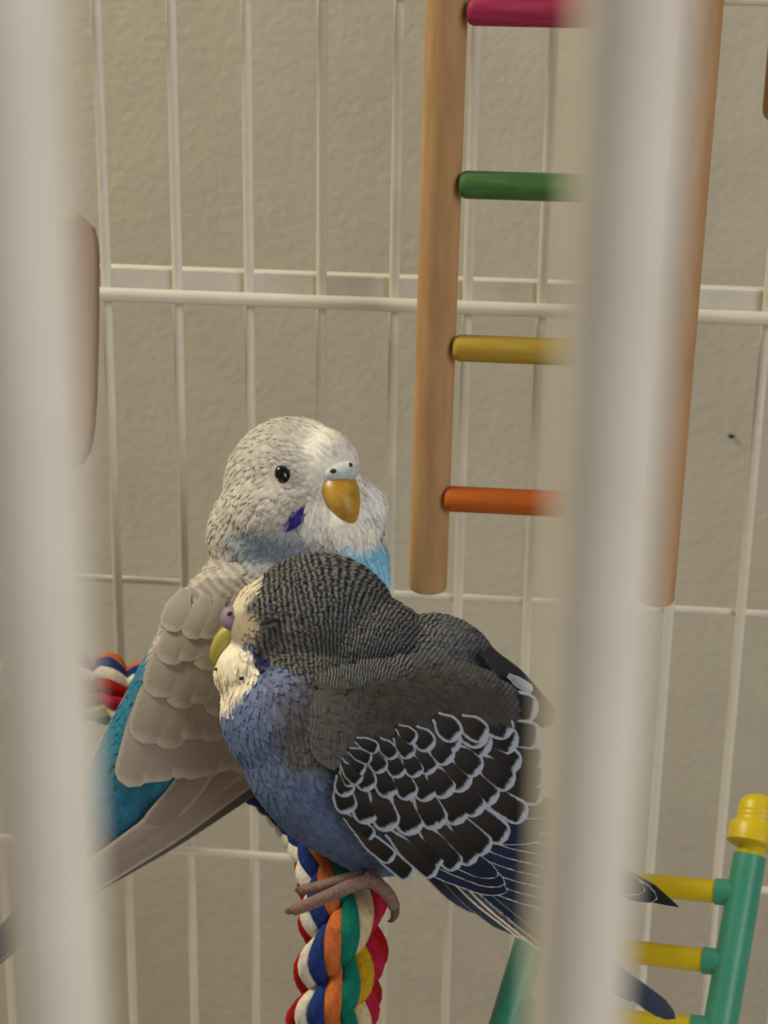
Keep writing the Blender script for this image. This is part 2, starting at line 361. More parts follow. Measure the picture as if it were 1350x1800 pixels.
# ------------------------------------------------------------------ plastic ladder at the lower right
def pl(px, py, D): return at_depth(px, py, D)
DT, DBm = 0.352, 0.335
rt, rbm = pl(1318, 1505, DT), pl(1238, 1960, DBm)
lt, lbm = pl(968, 1540, DT+0.012), pl(850, 1930, DBm+0.008)
pll = tag(empty('plastic_ladder', (rbm+lbm)/2), 'teal plastic bird ladder with yellow rungs and yellow end caps', 'ladder')
def ext_to_tray(t, b):
    d = unit(b-t); return b + d*max(0, (b[2]-0.010)/max(0.2, -d[2]))
for (t, b_) in ((rt, rbm), (lt, lbm)):
    e = ext_to_tray(t, b_)
    v, f = rod(t, e, 0.0034, 20); add_mesh('rail', v, f, M_teal, pll)
    ax = unit(t-b_); s_ = DT/F_PX
    prof = [(-2*s_, 22*s_), (12*s_, 24*s_), (16*s_, 27*s_), (18*s_, 40*s_), (22*s_, 45*s_), (50*s_, 45*s_), (56*s_, 42*s_), (58*s_, 35*s_)]
    for k in range(3): prof += [((61+9*k)*s_, 35.5*s_), ((64+9*k)*s_, 34.6*s_), ((67+9*k)*s_, 34.6*s_)]
    prof += [(90*s_, 34*s_), (99*s_, 31*s_), (106*s_, 24*s_), (110*s_, 14*s_), (111.5*s_, 4*s_)]
    v, f = lathe(t, ax, prof, 28); add_mesh('end_cap', v, f, M_yplast, pll)
def on(t, b_, py):      # the point of a rail that the photo row py meets
    best = min(np.linspace(0, 2.4, 900), key=lambda k: abs(row(t+(b_-t)*k)-py)); return t+(b_-t)*best
def row(p):
    c = RC.T @ (p-CAM); return 900 + F_PX*c[1]/c[2]
for (pyl, pyr) in ((1528, 1571), (1652, 1694), (1775, 1812), (1905, 1935), (2040, 2064), (2185, 2203)):
    a, b_ = on(lt, lbm, pyl), on(rt, rbm, pyr); d = unit(b_-a)
    v, f = rod(a, b_, 0.0024, 16); r_ = add_mesh('rung', v, f, M_yplast, pll)
    for (e, sg) in ((a, 1), (b_, -1)):
        v, f = rod(e, e+d*sg*0.0056, 0.0027, 16); add_mesh('socket', v, f, M_teal, r_)

# ------------------------------------------------------------------ cotton rope perch
ctrl = [at_y(560, 2080, YB-0.004), at_depth(575, 2040, 0.36), at_depth(578, 1960, 0.325), at_depth(577, 1850, 0.306), at_depth(592, 1740, 0.302), at_depth(604, 1640, 0.302), at_depth(602, 1560, 0.306), at_depth(586, 1490, 0.314), at_depth(545, 1420, 0.333),
        at_depth(475, 1355, 0.352), at_depth(385, 1295, 0.368), at_depth(285, 1245, 0.376), at_depth(190, 1210, 0.384), at_depth(110, 1205, 0.392), at_y(40, 1215, YB-0.004)]
path, s = resample(catmull(ctrl, 400), 330)
T, A, B = frames_along(path)
R0 = 0.0083; rs, rst, ry, ryn = 0.45*R0, 0.35*R0, 0.33*R0, 0.22*R0
om = 2*math.pi/0.0280
iref = int(np.argmin(np.linalg.norm(path-at_depth(604, 1640, 0.302), axis=1))); s = s-s[iref]
cv_ = -ray(604, 1640); th_c = math.atan2(cv_@B[iref], cv_@A[iref]); th_r = math.atan2(RC[:, 0]@B[iref], RC[:, 0]@A[iref]); sgn_ = 1 if math.sin(th_r-th_c) > 0 else -1
root = tag(empty('rope_perch', path[0]), 'multicoloured twisted cotton rope perch under the two birds', 'perch')
order = ['blue', 'orange', 'teal', 'cream', 'crimson', 'red', 'white']
order2 = ['blue', 'orange', 'teal', 'yellow', 'crimson', 'red', 'white']
for k in range(3):
    ph = om*s + k*2*math.pi/3 + th_c
    C = path + A*(rs*np.cos(ph))[:, None] + B*(rs*np.sin(ph))[:, None]
    v, f = sweep(C, rst, seg=8); st = add_mesh('strand', v, f, YARN['cream'], root)
    for j in range(7):
        pj = -1.20*om*s + sgn_*(j-1.6)*2*math.pi/7 - k*2*math.pi/3 + th_c
        Y = C + A*(ry*np.cos(pj))[:, None] + B*(ry*np.sin(pj))[:, None]
        wob = ryn*(1+0.05*np.sin(s*900+j))
        v, f = sweep(Y, wob, seg=8); add_mesh('yarn', v, f, YARN[(order if k != 1 else order2)[j]], st)
for (p, d) in ((path[0], path[0]-path[1]), (path[-1], path[-1]-path[-2])):
    v, f = lathe(p-unit(d)*0.006, d, [(0, 0.0075), (0.0005, 0.0095), (0.006, 0.0095), (0.0065, 0.007), (0.008, 0.003)], 20); add_mesh('end_cap', v, f, M_tray, root)

# ------------------------------------------------------------------ birds
class Frame:
    """local frame of a bird: u right, v down, w towards the viewer's side, in 0.1 mm steps"""
    def __init__(self, cu, cv, D):
        self.cu, self.cv = cu, cv; self.s = D/F_PX; self.c = at_depth(cu, cv, D)
        self.ez = -unit(ray(cu, cv)); self.ex = unit(RC[:, 0]-self.ez*np.dot(RC[:, 0], self.ez)); self.ey = np.cross(self.ez, self.ex)
    def W(self, p):
        p = np.atleast_2d(np.asarray(p, dtype=float))
        return self.c + self.s*((p[:, 0]-self.cu)[:, None]*self.ex - (p[:, 1]-self.cv)[:, None]*self.ey + p[:, 2][:, None]*self.ez)
    def L(self, x):
        d = (np.atleast_2d(x)-self.c)/self.s
        return np.stack([self.cu+d@self.ex, self.cv-d@self.ey, d@self.ez], 1)
    def dirW(self, d): return d[0]*self.ex - d[1]*self.ey + d[2]*self.ez

def make_body(fr, blobs, parent, mat, voxel=5.0, smooth=14):
    """one continuous skin grown over overlapping ellipsoids"""
    bm = bmesh.new()
    for (u, v_, w, ru, rv, rw, ang) in blobs:
        r = bmesh.ops.create_icosphere(bm, subdivisions=4, radius=1.0)
        ca, sa = math.cos(math.radians(ang)), math.sin(math.radians(ang))
        for vt in r['verts']:
            x, y, z = vt.co; x, y, z = x*ru, y*rv, z*rw
            vt.co = fr.W([(u+x*ca-y*sa, v_+x*sa+y*ca, w+z)])[0]
    me = bpy.data.meshes.new('tmp'); bm.to_mesh(me); bm.free()
    o = bpy.data.objects.new('tmp', me); COL.objects.link(o)
    m = o.modifiers.new('r', 'REMESH'); m.mode = 'VOXEL'; m.voxel_size = voxel*fr.s
    m = o.modifiers.new('s', 'SMOOTH'); m.factor = 0.5; m.iterations = smooth
    dg = bpy.context.evaluated_depsgraph_get(); ev = o.evaluated_get(dg).to_mesh()
    V = np.zeros(len(ev.vertices)*3); ev.vertices.foreach_get('co', V); V = V.reshape(-1, 3)
    Fc = [tuple(p.vertices) for p in ev.polygons]
    o.evaluated_get(dg).to_mesh_clear(); bpy.data.objects.remove(o)
    return V, Fc

def smooth01(x): x = np.clip(x, 0, 1); return x*x*(3-2*x)
def paint(P, base, regions, jit=None):
    """pigment by region: each region is an ellipsoid (u,v,w) of the body with its own colour and barring"""
    n = len(P); col = np.repeat(np.asarray(base[0])[None], n, 0).astype(float); bars = np.full(n, base[1], float)
    for (c, r, ang, rgb, bar, soft) in regions:
        ca, sa = math.cos(math.radians(ang)), math.sin(math.radians(ang))
        du, dv, dw = P[:, 0]-c[0], P[:, 1]-c[1], P[:, 2]-c[2]
        x = (du*ca+dv*sa)/r[0]; y = (-du*sa+dv*ca)/r[1]; z = dw/r[2]
        d = np.sqrt(x*x+y*y+z*z) + (jit if jit is not None else 0)
        k = smooth01((1+soft-d)/(2*soft+1e-6))
        col = col*(1-k)[:, None] + np.asarray(rgb)[None]*k[:, None]; bars = bars*(1-k)+bar*k
    return col, bars
def flow_at(P, ctrl):
    C = np.array(ctrl, dtype=float)
    d2 = ((P[:, None, 0]-C[None, :, 0])**2 + (P[:, None, 1]-C[None, :, 1])**2) + 400
    w = 1/d2**1.5; D = (w[:, :, None]*C[None, :, 2:4]).sum(1); D /= np.linalg.norm(D, axis=1)[:, None]
    return D

def scatter_plumage(fr, V, Fc, bvh, n, flow, size, paintfn, phasefn, skip, mat, parent, name='body_plumage', lift=3.0):
    """thousands of small overlapping contour feathers over the skin, one sheet each"""
    tri = []
    for q in Fc:
        tri.append((q[0], q[1], q[2]))
        if len(q) == 4: tri.append((q[0], q[2], q[3]))
    tri = np.array(tri); a, b, c = V[tri[:, 0]], V[tri[:, 1]], V[tri[:, 2]]
    ar = np.linalg.norm(np.cross(b-a, c-a), axis=1); pick = rng.choice(len(tri), n, p=ar/ar.sum())
    r1, r2 = np.sqrt(rng.random(n)), rng.random(n)
    P = a[pick]*(1-r1)[:, None] + b[pick]*(r1*(1-r2))[:, None] + c[pick]*(r1*r2)[:, None]
    Lp = fr.L(P); keep = ~skip(Lp); P, Lp = P[keep], Lp[keep]; n = len(P)
    D = flow(Lp); ang = rng.normal(0, 0.16, n); ca, sa = np.cos(ang), np.sin(ang)
    D = np.stack([D[:, 0]*ca-D[:, 1]*sa, D[:, 0]*sa+D[:, 1]*ca], 1)
    Dw = D[:, :1]*fr.ex - D[:, 1:2]*fr.ey
    ln, wd = size(Lp); ln = ln*rng.uniform(0.8, 1.2, n)*fr.s; wd = wd*rng.uniform(0.8, 1.2, n)*fr.s*0.5
    ts = (0.0, 0.33, 0.68, 1.0); ws = (0.55, 1.0, 0.92, 0.22); hs = (-1.2, 0.4, 1.6, lift)
    verts = np.zeros((n, 12, 3)); 
    for i in range(n):
        p = Vector(P[i]); hit = bvh.find_nearest(p); nn = np.array(hit[1])
        t = Dw[i]-nn*np.dot(Dw[i], nn); q = np.linalg.norm(t)
        if q < 0.15: t = np.cross(nn, fr.ex)
        t = unit(t); pos = P[i]; hj = rng.uniform(0.6, 1.5)
        for k in range(4):
            if k:
                pos = pos + t*ln[i]*(ts[k]-ts[k-1]); h = bvh.find_nearest(Vector(pos)); pos = np.array(h[0]); nn = np.array(h[1])
                t = unit(t-nn*np.dot(t, nn))
            sd = np.cross(nn, t); up = pos + nn*hs[k]*fr.s*(hj if hs[k] > 0 else 1)
            verts[i, k*3] = up - sd*wd[i]*ws[k] - nn*0.9*fr.s*(k > 0)
            verts[i, k*3+1] = up + nn*0.5*fr.s
            verts[i, k*3+2] = up + sd*wd[i]*ws[k] - nn*0.9*fr.s*(k > 0)
    base = np.arange(n)*12
    q = np.array([(k*3+j, k*3+j+1, k*3+j+4, k*3+j+3) for k in range(3) for j in range(2)])
    faces = (base[:, None, None]+q[None]).reshape(-1, 4)
    LV = fr.L(verts.reshape(-1, 3))
    root = np.repeat(Lp, 12, 0); tip = np.repeat(fr.L(verts[:, 7]), 12, 0)
    jit = np.repeat(rng.normal(0, 0.05, n), 12)
    col, bars = paintfn((root+tip)/2, jit)
    col = col*np.repeat(rng.uniform(0.82, 1.14, n), 12)[:, None]
    bars = bars*np.repeat(rng.uniform(0.55, 1.0, n), 12)
    ph = phasefn(LV) + np.repeat(rng.normal(0, 1.3, n), 12)
    o = add_mesh(name, verts.reshape(-1, 3), faces, mat, parent, attrs={'pigment': col, 'bars': bars, 'phase': ph}, sharp=False)
    o['kind'] = 'stuff'
    return o

def feather(fr, name, tip, d, L, Wd, wfun, mat, parent, lift=0.0, tiplift=3.0, arch=3.0, pointed=0.0, curve=0.0, na=12, nb=9, droop=0.0):
    """one vane laid over the surface w = wfun(u,v); tip, direction and size in the bird's own frame"""
    d = np.array(d, float); d /= np.linalg.norm(d); pr_ = np.array([-d[1], d[0]])
    root = np.array(tip, float) - d*L
    a = np.linspace(0, 1, na); a = 1-(1-a)**1.35; b = np.linspace(-1, 1, nb)
    AA, BB = np.meshgrid(a, b, indexing='ij')
    e = Wd*0.5/L*(1.0+2.6*pointed)                         # length of the rounded end in a
    x = np.clip((AA-(1-e))/e, 0, 1)
    hw = (0.45+0.55*smooth01(AA/0.45))*((1-pointed)*np.sqrt(np.clip(1-x*x, 0.0, 1))+pointed*(1-x)**0.9)
    off = BB*hw*Wd*0.5 + curve*L*AA*(1-AA)*4*0.25
    U = root[0]+d[0]*L*AA+pr_[0]*off; Vv = root[1]+d[1]*L*AA+pr_[1]*off
    Wc = wfun(U, Vv) + lift + tiplift*AA + arch*(1-(BB*np.maximum(hw, .2))**2) - arch - droop*AA
    P = np.stack([U.ravel(), Vv.ravel(), Wc.ravel()], 1)
    # distance from the outline, in units of the half width
    side = (1-np.abs(BB))*np.maximum(hw, 0.15); end = (1-AA)*L/(Wd*0.5)
    rim = np.minimum(side*1.9, end*0.85)
    faces = [(i*nb+j, i*nb+j+1, (i+1)*nb+j+1, (i+1)*nb+j) for i in range(na-1) for j in range(nb-1)]
    return add_mesh(name, fr.W(P), faces, mat, parent, attrs={'rim': rim.ravel(), 'along': AA.ravel(), 'across': BB.ravel()}, sharp=False)

def horn(fr, name, ctrl, mat, parent, seg=16, n=16):
    """tapered curved horn (beak, toe, claw); ctrl rows: u v w ra rb"""
    C = catmull(ctrl, n); P = fr.W(C[:, :3])
    v_, f_ = sweep(P, np.maximum(C[:, 3], 0.3)*fr.s, np.maximum(C[:, 4], 0.3)*fr.s, seg=seg)
    return add_mesh(name, v_, f_, mat, parent)
def blob(fr, name, c, r, mat, parent, ang=0.0, dirw=None, seg=20):
    th = np.linspace(0, math.pi, 13); ca, sa = math.cos(math.radians(ang)), math.sin(math.radians(ang))
    V = []; F_ = []
    for i, t in enumerate(th):
        for j in range(seg):
            p = 2*math.pi*j/seg; x = r[0]*math.sin(t)*math.cos(p); y = r[1]*math.cos(t); z = r[2]*math.sin(t)*math.sin(p)
            V.append((c[0]+x*ca-y*sa, c[1]+x*sa+y*ca, c[2]+z))
    for i in range(12):
        for j in range(seg): F_.append((i*seg+j, i*seg+(j+1) % seg, (i+1)*seg+(j+1) % seg, (i+1)*seg+j))
    o = add_mesh(name, fr.W(V), F_, mat, parent); bmx = bmesh.new(); bmx.from_mesh(o.data)
    bmesh.ops.remove_doubles(bmx, verts=bmx.verts, dist=1e-7); bmesh.ops.recalc_face_normals(bmx, faces=bmx.faces); bmx.to_mesh(o.data); bmx.free()
    return o
def surf(fr, bvh, u, v_):
    """w of the skin seen at u,v from the viewer's side"""
    h = bvh.ray_cast(Vector(fr.W([(u, v_, 600)])[0]), Vector(-fr.ez))
    return fr.L(np.array(h[0]))[0, 2] if h[0] is not None else None

# ================================================================== the dark barred bird, facing left, dozing
G = Frame(640, 1310, 0.300)
grey = tag(empty('budgerigar', G.W([(640, 1545, 0)])[0]), 'blue budgerigar with dark barred head and scalloped wing dozing with closed eye', 'bird', 'budgerigars on the rope perch')
gb = [(560, 1110, 0, 142, 138, 128, 0), (470, 1110, 18, 72, 88, 92, 0), (455, 1180, 22, 78, 66, 84, 0), (640, 1150, 0, 120, 105, 130, 0),
      (560, 1260, 0, 172, 150, 165, 15), (640, 1320, 0, 235, 190, 178, 32), (755, 1295, -10, 160, 170, 142, 40),
      (580, 1362, 0, 100, 95, 125, 40), (640, 1430, 0, 125, 92, 115, 35), (750, 1425, -30, 118, 62, 70, 38), (740, 1200, -10, 120, 110, 120, 20), (775, 1170, -15, 105, 88, 105, 25)]
gV, gF = make_body(G, gb, grey, M_pl_grey)
gbvh = BVHTree.FromPolygons([Vector(x) for x in gV], gF)
blue = lin(86, 102, 140, K); violet = lin(102, 108, 142, K)
g_regions = [((520, 1226, 0), (80, 46, 400), 0, violet, 0, .25),
             ((745, 1180, 0), (200, 130, 400), 30, lin(70, 73, 82, K), .5, .12),
             ((705, 1252, 0), (225, 98, 400), 4, lin(60, 57, 54, K), .04, .2),
             ((560, 1285, 0), (85, 62, 400), -25, lin(74, 72, 76, K), .3, .35),
             ((590, 1085, 0), (168, 130, 400), 12, lin(66, 66, 68, K), 1.0, .05),
             ((535, 1145, 0), (78, 46, 400), 10, lin(62, 60, 58, K), .75, .15),
             ((488, 1128, 0), (52, 52, 400), 0, lin(70, 67, 64, K), .7, .12),
             ((418, 1186, 10), (70, 60, 120), -15, lin(212, 202, 184, K), 0, .10),
             ((424, 1062, 10), (34, 56, 95), 12, lin(186, 176, 158, K), 0, .14),
             ((436, 1110, 30), (34, 34, 110), 20, lin(150, 139, 122, K), .0, .25),
             ((463, 1166, 40), (12, 27, 120), -40, lin(36, 33, 66, K), 0, .25)]
g_base = (blue, 0.0)
def g_paint(P, jit=None): return paint(P, g_base, g_regions, jit)
def g_phase(P):
    u, v_ = P[:, 0], P[:, 1]
    k = smooth01((u-540)/170)
    return u + 0.75*(v_-1050)*k - 0.18*(v_-1100)*(1-k) + 0.0016*np.minimum(0, v_-1100)**2*np.sign(u-520)*0.3
g_flow_ctrl = [(405, 1050, .3, -.95), (440, 1010, .7, -.7), (520, 975, 1, -.15), (600, 985, .97, .25), (680, 1050, .8, .6), (500, 1070, 1, -.05), (500, 1140, .9, .43), (560, 1180, .85, .5),
               (420, 1180, .1, 1), (400, 1230, .15, 1), (450, 1215, .35, .93), (620, 1100, .95, .3), (680, 1150, .75, .66), (480, 1300, .35, .94), (430, 1350, .5, .87), (540, 1420, .6, .8), (640, 1500, .75, .66),
               (780, 1130, .8, .6), (860, 1190, .75, .66), (720, 1230, .85, .5), (760, 1540, .8, .6), (600, 1300, .7, .7)]
def g_flow(P): return flow_at(P, g_flow_ctrl)
def g_size(P):
    head = smooth01((1230-P[:, 1])/60)*smooth01((720-P[:, 0])/60); face = smooth01((60-np.hypot(P[:, 0]-425, P[:, 1]-1110))/30)
    return (34+18*smooth01((P[:, 1]-1450)/80))*(1-head)+22*head-8*face*head, 15*(1-head)+8.5*head
def g_skip(P):
    u, v_, w = P[:, 0], P[:, 1], P[:, 2]
    return (((u-409)/24)**2+((v_-1097)/30)**2 < 1) & (w > -40) | ((((u-398)/32)**2+((v_-1138)/36)**2 < 1) & (w > -20) & (u < 425)) | ((((u-480)/17)**2+((v_-1103)/6)**2 < 1) & (w > 0))
col, bars = g_paint(G.L(gV))
add_mesh('body', gV, gF, M_pl_grey, grey, attrs={'pigment': col, 'bars': bars, 'phase': g_phase(G.L(gV))})
scatter_plumage(G, gV, gF, gbvh, 15000, g_flow, g_size, g_paint, g_phase, g_skip, M_pl_grey, grey)

def g_w(U, V_):
    r2 = ((U-650)/330)**2 + ((V_-1300)/300)**2
    return 206 - 205*r2/(1+r2)
# wing coverts: rows of tips, laid from the outer row inwards so that each row overlaps the next
CR = lambda x, y: (560+x/3.375, 1200+y/3.375)
rowC = [((1272, 175), (1, .15), 100, 52), ((1282, 330), (1, .12), 100, 50), ((1304, 460), (1, .16), 100, 46), ((1312, 560), (1, .2), 100, 44), ((1305, 660), (1, .3), 105, 44), ((1200, 785), (.86, .52), 100, 44),
        ((1085, 895), (.8, .6), 100, 44), ((985, 970), (.76, .65), 100, 42), ((900, 1020), (.72, .69), 100, 40), ((806, 1060), (.68, .73), 100, 38), ((700, 1050), (.72, .69), 105, 36), ((672, 1100), (.74, .67), 110, 34), ((545, 1112), (.76, .65), 95, 32), ((440, 1005), (.78, .62), 80, 30), ((330, 880), (.8, .6), 60, 26)]
rowB = [((1108, 190), (.95, .3), 90, 50), ((1140, 380), (.92, .4), 85, 50), ((1160, 500), (.86, .5), 80, 46), ((1110, 600), (.8, .6), 80, 46), ((1015, 690), (.72, .7), 80, 46), ((930, 755), (.66, .75), 80, 46), ((820, 800), (.56, .83), 80, 46), ((700, 830), (.5, .87), 78, 48), ((560, 858), (.45, .9), 76, 48), ((420, 845), (.4, .92), 72, 46), ((300, 808), (.35, .94), 66, 44), ((190, 745), (.3, .95), 55, 38)]
rowA = [((985, 400), (.85, .5), 70, 50), ((930, 520), (.78, .62), 66, 44), ((850, 610), (.7, .7), 66, 46), ((745, 655), (.6, .8), 62, 44), ((640, 672), (.52, .85), 60, 40), ((535, 668), (.48, .88), 58, 38), ((420, 650), (.42, .9), 55, 38), ((305, 618), (.4, .92), 50, 36), ((190, 650), (.35, .94), 40, 34), ((215, 590), (.4, .92), 44, 32)]
rowZ = [((1105, 300), (.9, .42), 66, 46), ((960, 350), (.85, .5), 60, 46), ((800, 400), (.75, .66), 56, 42), ((760, 470), (.7, .7), 52, 40), ((660, 520), (.6, .8), 50, 34), ((580, 545), (.55, .83), 46, 32), ((480, 540), (.52, .85), 44, 32), ((385, 520), (.55, .83), 44, 30), ((270, 520), (.75, .66), 44, 26), ((250, 570), (.7, .7), 44, 26)]
rowY = [((960, 330), (.8, .55), 56, 40), ((800, 330), (.72, .68), 54, 42), ((640, 400), (.66, .75), 46, 36), ((540, 440), (.62, .78), 44, 30), ((450, 440), (.7, .7), 42, 26), ((350, 400), (.9, .4), 42, 22), ((320, 455), (.9, .4), 42, 22), ((560, 350), (.8, .6), 40, 26)]
for (rowl, lift) in ((rowC, 4), (rowB, 10), (rowA, 16), (rowZ, 21), (rowY, 25)):
    for i, ((x, y), d, L_, W_) in enumerate(rowl):
        u, v_ = CR(x, y)
        feather(G, 'covert_feather', (u+random.uniform(-2, 2), v_+random.uniform(-2, 2)), d, L_, W_*1.02, g_w, M_covert, grey, lift=lift+(i % 2)*1.2+i*0.12, tiplift=3.5, arch=3.5)
# lesser coverts hide the roots of the rows: soft brown-grey contour feathers on top of them
def patch_plumage(fr, name, pts, mat, parent, paintfn, phasefn, wfun, ln, wd, flow, lift=28):
    verts, faces = [], []
    for i, (u, v_) in enumerate(pts):
        d = flow(np.array([[u, v_, 0]]))[0]; a = random.gauss(0, .2); d = np.array([d[0]*math.cos(a)-d[1]*math.sin(a), d[0]*math.sin(a)+d[1]*math.cos(a)]); p_ = np.array([-d[1], d[0]])
        l_, w_ = ln*random.uniform(.8, 1.2), wd*random.uniform(.8, 1.2)*.5
        for t, k, h in ((0, .55, -4), (.33, 1, 0), (.68, .92, 1.5), (1, .22, 2.5)):
            for b_ in (-1, 0, 1):
                q = np.array([u, v_])+d*l_*t+p_*b_*w_*k
                verts.append((q[0], q[1], float(wfun(q[0], q[1]))+lift+h-1.0*abs(b_)+(i % 7)*.4))
        faces += [(i*12+k*3+j, i*12+k*3+j+1, i*12+k*3+j+4, i*12+k*3+j+3) for k in range(3) for j in range(2)]
    P = np.array(verts); n = len(pts)
    root = np.repeat(P.reshape(n, 12, 3)[:, 4], 12, 0)
    col, bars = paintfn(root, np.repeat(rng.normal(0, .06, n), 12)); col = col*np.repeat(rng.uniform(.85, 1.12, n), 12)[:, None]
    o = add_mesh(name, fr.W(P), faces, mat, parent, attrs={'pigment': col, 'bars': bars, 'phase': phasefn(P)+np.repeat(rng.normal(0, 1.5, n), 12)}); o['kind'] = 'stuff'
    return o
def inside(u, v_, poly):
    c = False; j = len(poly)-1
    for i in range(len(poly)):
        if ((poly[i][1] > v_) != (poly[j][1] > v_)) and (u < (poly[j][0]-poly[i][0])*(v_-poly[i][1])/(poly[j][1]-poly[i][1])+poly[i][0]): c = not c
        j = i
    return c
poly = [(560, 1190), (640, 1170), (740, 1150), (830, 1180), (880, 1210), (870, 1260), (800, 1265), (740, 1290), (680, 1300), (610, 1310), (560, 1330), (540, 1260)]
pts = []
while len(pts) < 900:
    u, v_ = random.uniform(530, 890), random.uniform(1140, 1335)
    if inside(u, v_, poly): pts.append((u, v_))
pts.sort(key=lambda p: -(p[0]*.6+p[1]*.8))
g_w_top = lambda U, V_: g_w(U, V_) - 10*np.maximum(0, (1210-V_)/60) - 40*np.maximum(0, (612-U)/65)
patch_plumage(G, 'shoulder_plumage', pts, M_pl_grey, grey, g_paint, g_phase, g_w_top, 34, 17, g_flow, lift=20)
# flight feathers of the near wing
def g_wf(U, V_): return 119 - 0.20*(U-800) - 0.10*(V_-1450)
fl = [((1190, 1590), (1, .50), 330, 34, M_blackf, 1.0), ((1150, 1575), (1, .40), 360, 40, M_flight, .35), ((1128, 1560), (1, .36), 350, 40, M_flight, .35)]
fl += [((1062-5*q, 1598-21*q), (1, .27-.014*q), 270-6*q, 42, M_flight, .25) for q in range(9)]
for i, (tip, d, L_, W_, mt, pt_) in enumerate(fl):
    feather(G, 'flight_feather', tip, d, L_, W_, g_wf, mt, grey, lift=-34+i*3.2, tiplift=0, arch=2.5, pointed=pt_, na=16, nb=9)
for i, (tip, d, L_, W_) in enumerate([((882, 1554), (1, .36), 190, 40), ((878, 1541), (1, .40), 170, 38), ((866, 1527), (1, .45), 150, 36)]):
    feather(G, 'flight_feather', tip, d, L_, W_, g_wf, M_flight, grey, lift=2+i*4, arch=3, pointed=.4)
for i, (tip, d, L_, W_) in enumerate([((940, 1456), (1, .02), 130, 36), ((962, 1436), (1, -.05), 130, 36), ((976, 1412), (1, 0), 120, 36)]):
    feather(G, 'flight_feather', tip, d, L_, W_, g_wf, M_flight, grey, lift=6+i*3, arch=3, curve=.12)
# far wing edge seen over the back
for i, (tip, d, L_) in enumerate([((962, 1275), (.66, .75), 170), ((926, 1219), (.82, .52), 50)]):
    feather(G, 'covert_feather', tip, d, L_, (46, 18)[i], lambda U, V_: g_w(U, V_)-8, M_blackf if i == 0 else M_paleedge, grey, lift=-16+i*22)
# tail
def g_wt(U, V_): return 40 - 0.05*(U-800)
for i, (tip, d, L_, W_, mt, pt_) in enumerate([((1172, 1772), (.82, .58), 470, 36, M_tailf, .4), ((1120, 1745), (.82, .58), 410, 44, M_flight, .5), ((1060, 1712), (.80, .60), 350, 42, M_flight, .6), ((985, 1672), (.78, .62), 260, 38, M_tailw, .7), ((955, 1655), (.80, .60), 230, 34, M_tailw, .8), ((922, 1640), (.80, .60), 200, 40, M_tailf, .8), ((880, 1610), (.84, .55), 170, 44, M_tailf, .8)]):
    feather(G, 'tail_feather', tip, d, L_, W_, g_wt, mt, grey, lift=-i*5+14, arch=4, pointed=pt_, na=16)
# face
horn(G, 'beak', [(432, 1106, 38, 22, 24), (416, 1116, 42, 21, 23), (399, 1126, 44, 18, 20), (386, 1143, 44, 13, 15), (380, 1160, 43, 8, 9), (382, 1172, 41, 2.5, 3)], M_beakB, grey)
horn(G, 'lower_mandible', [(420, 1140, 36, 15, 15), (404, 1152, 38, 12, 13), (394, 1163, 38, 6, 7), (391, 1170, 38, 2, 2)], M_beakB, grey)
cer = blob(G, 'cere', (410, 1095, 44), (20, 27, 29), M_cereB, grey, ang=-22)
blob(G, 'nostril', (407, 1084, 71), (5, 3.6, 6), M_nostril, cer, ang=-20)
we = surf(G, gbvh, 480, 1103)
lid = blob(G, 'eyelid', (480, 1105, we-4), (15, 9, 8), M_lid, grey, ang=-15)
horn(G, 'eye_slit', [(462, 1107, we+4, 1, 1), (470, 1103, we+6, 4.6, 3), (480, 1100, we+7, 5.2, 3.4), (490, 1098, we+6, 3.6, 2.8), (500, 1099, we+3, .8, .8)], M_dark, lid, seg=8)
for (u, v_, a_) in ((431, 1197, 4.2), (383, 1179, 3.4), (466, 1186, 4.5)):
    w_ = surf(G, gbvh, u, v_); blob(G, 'throat_spot', (u, v_, (w_ if w_ is not None else 40)+4), (a_, a_*.7, 2.5), M_dark, grey, ang=-25)
# foot gripping the rope
def toe(fr, pts, claw, parent):
    t = horn(fr, 'toe', pts, M_skin, parent, seg=12, n=18); horn(fr, 'claw', claw, M_claw, t, seg=8, n=10)
foot_w = 70
horn(G, 'leg', [(655, 1500, 10, 22, 22), (652, 1528, 50, 17, 16), (645, 1540, 78, 15, 14)], M_skin, grey, seg=12)
toe(G, [(650, 1535, 74, 13, 12), (618, 1545, 86, 13, 12), (580, 1562, 84, 11.5, 11), (545, 1578, 70, 11, 11), (522, 1588, 52, 10, 10)], [(526, 1586, 54, 8, 8), (514, 1591, 44, 7, 6), (508, 1592, 32, 4, 4), (512, 1590, 20, 1.5, 1.5)], grey)
toe(G, [(640, 1530, 60, 12, 11), (600, 1538, 66, 11, 10), (560, 1550, 56, 10, 10), (535, 1556, 38, 9, 9)], [(538, 1556, 40, 8, 8), (526, 1557, 28, 5, 5), (524, 1560, 14, 2, 2)], grey)
toe(G, [(640, 1532, 74, 13, 12), (662, 1543, 78, 13, 12), (682, 1562, 70, 12, 11), (692, 1582, 58, 11, 10)], [(692, 1580, 58, 9, 9), (693, 1596, 50, 7, 7), (688, 1607, 40, 4, 4), (682, 1609, 32, 1.5, 1.5)], grey)

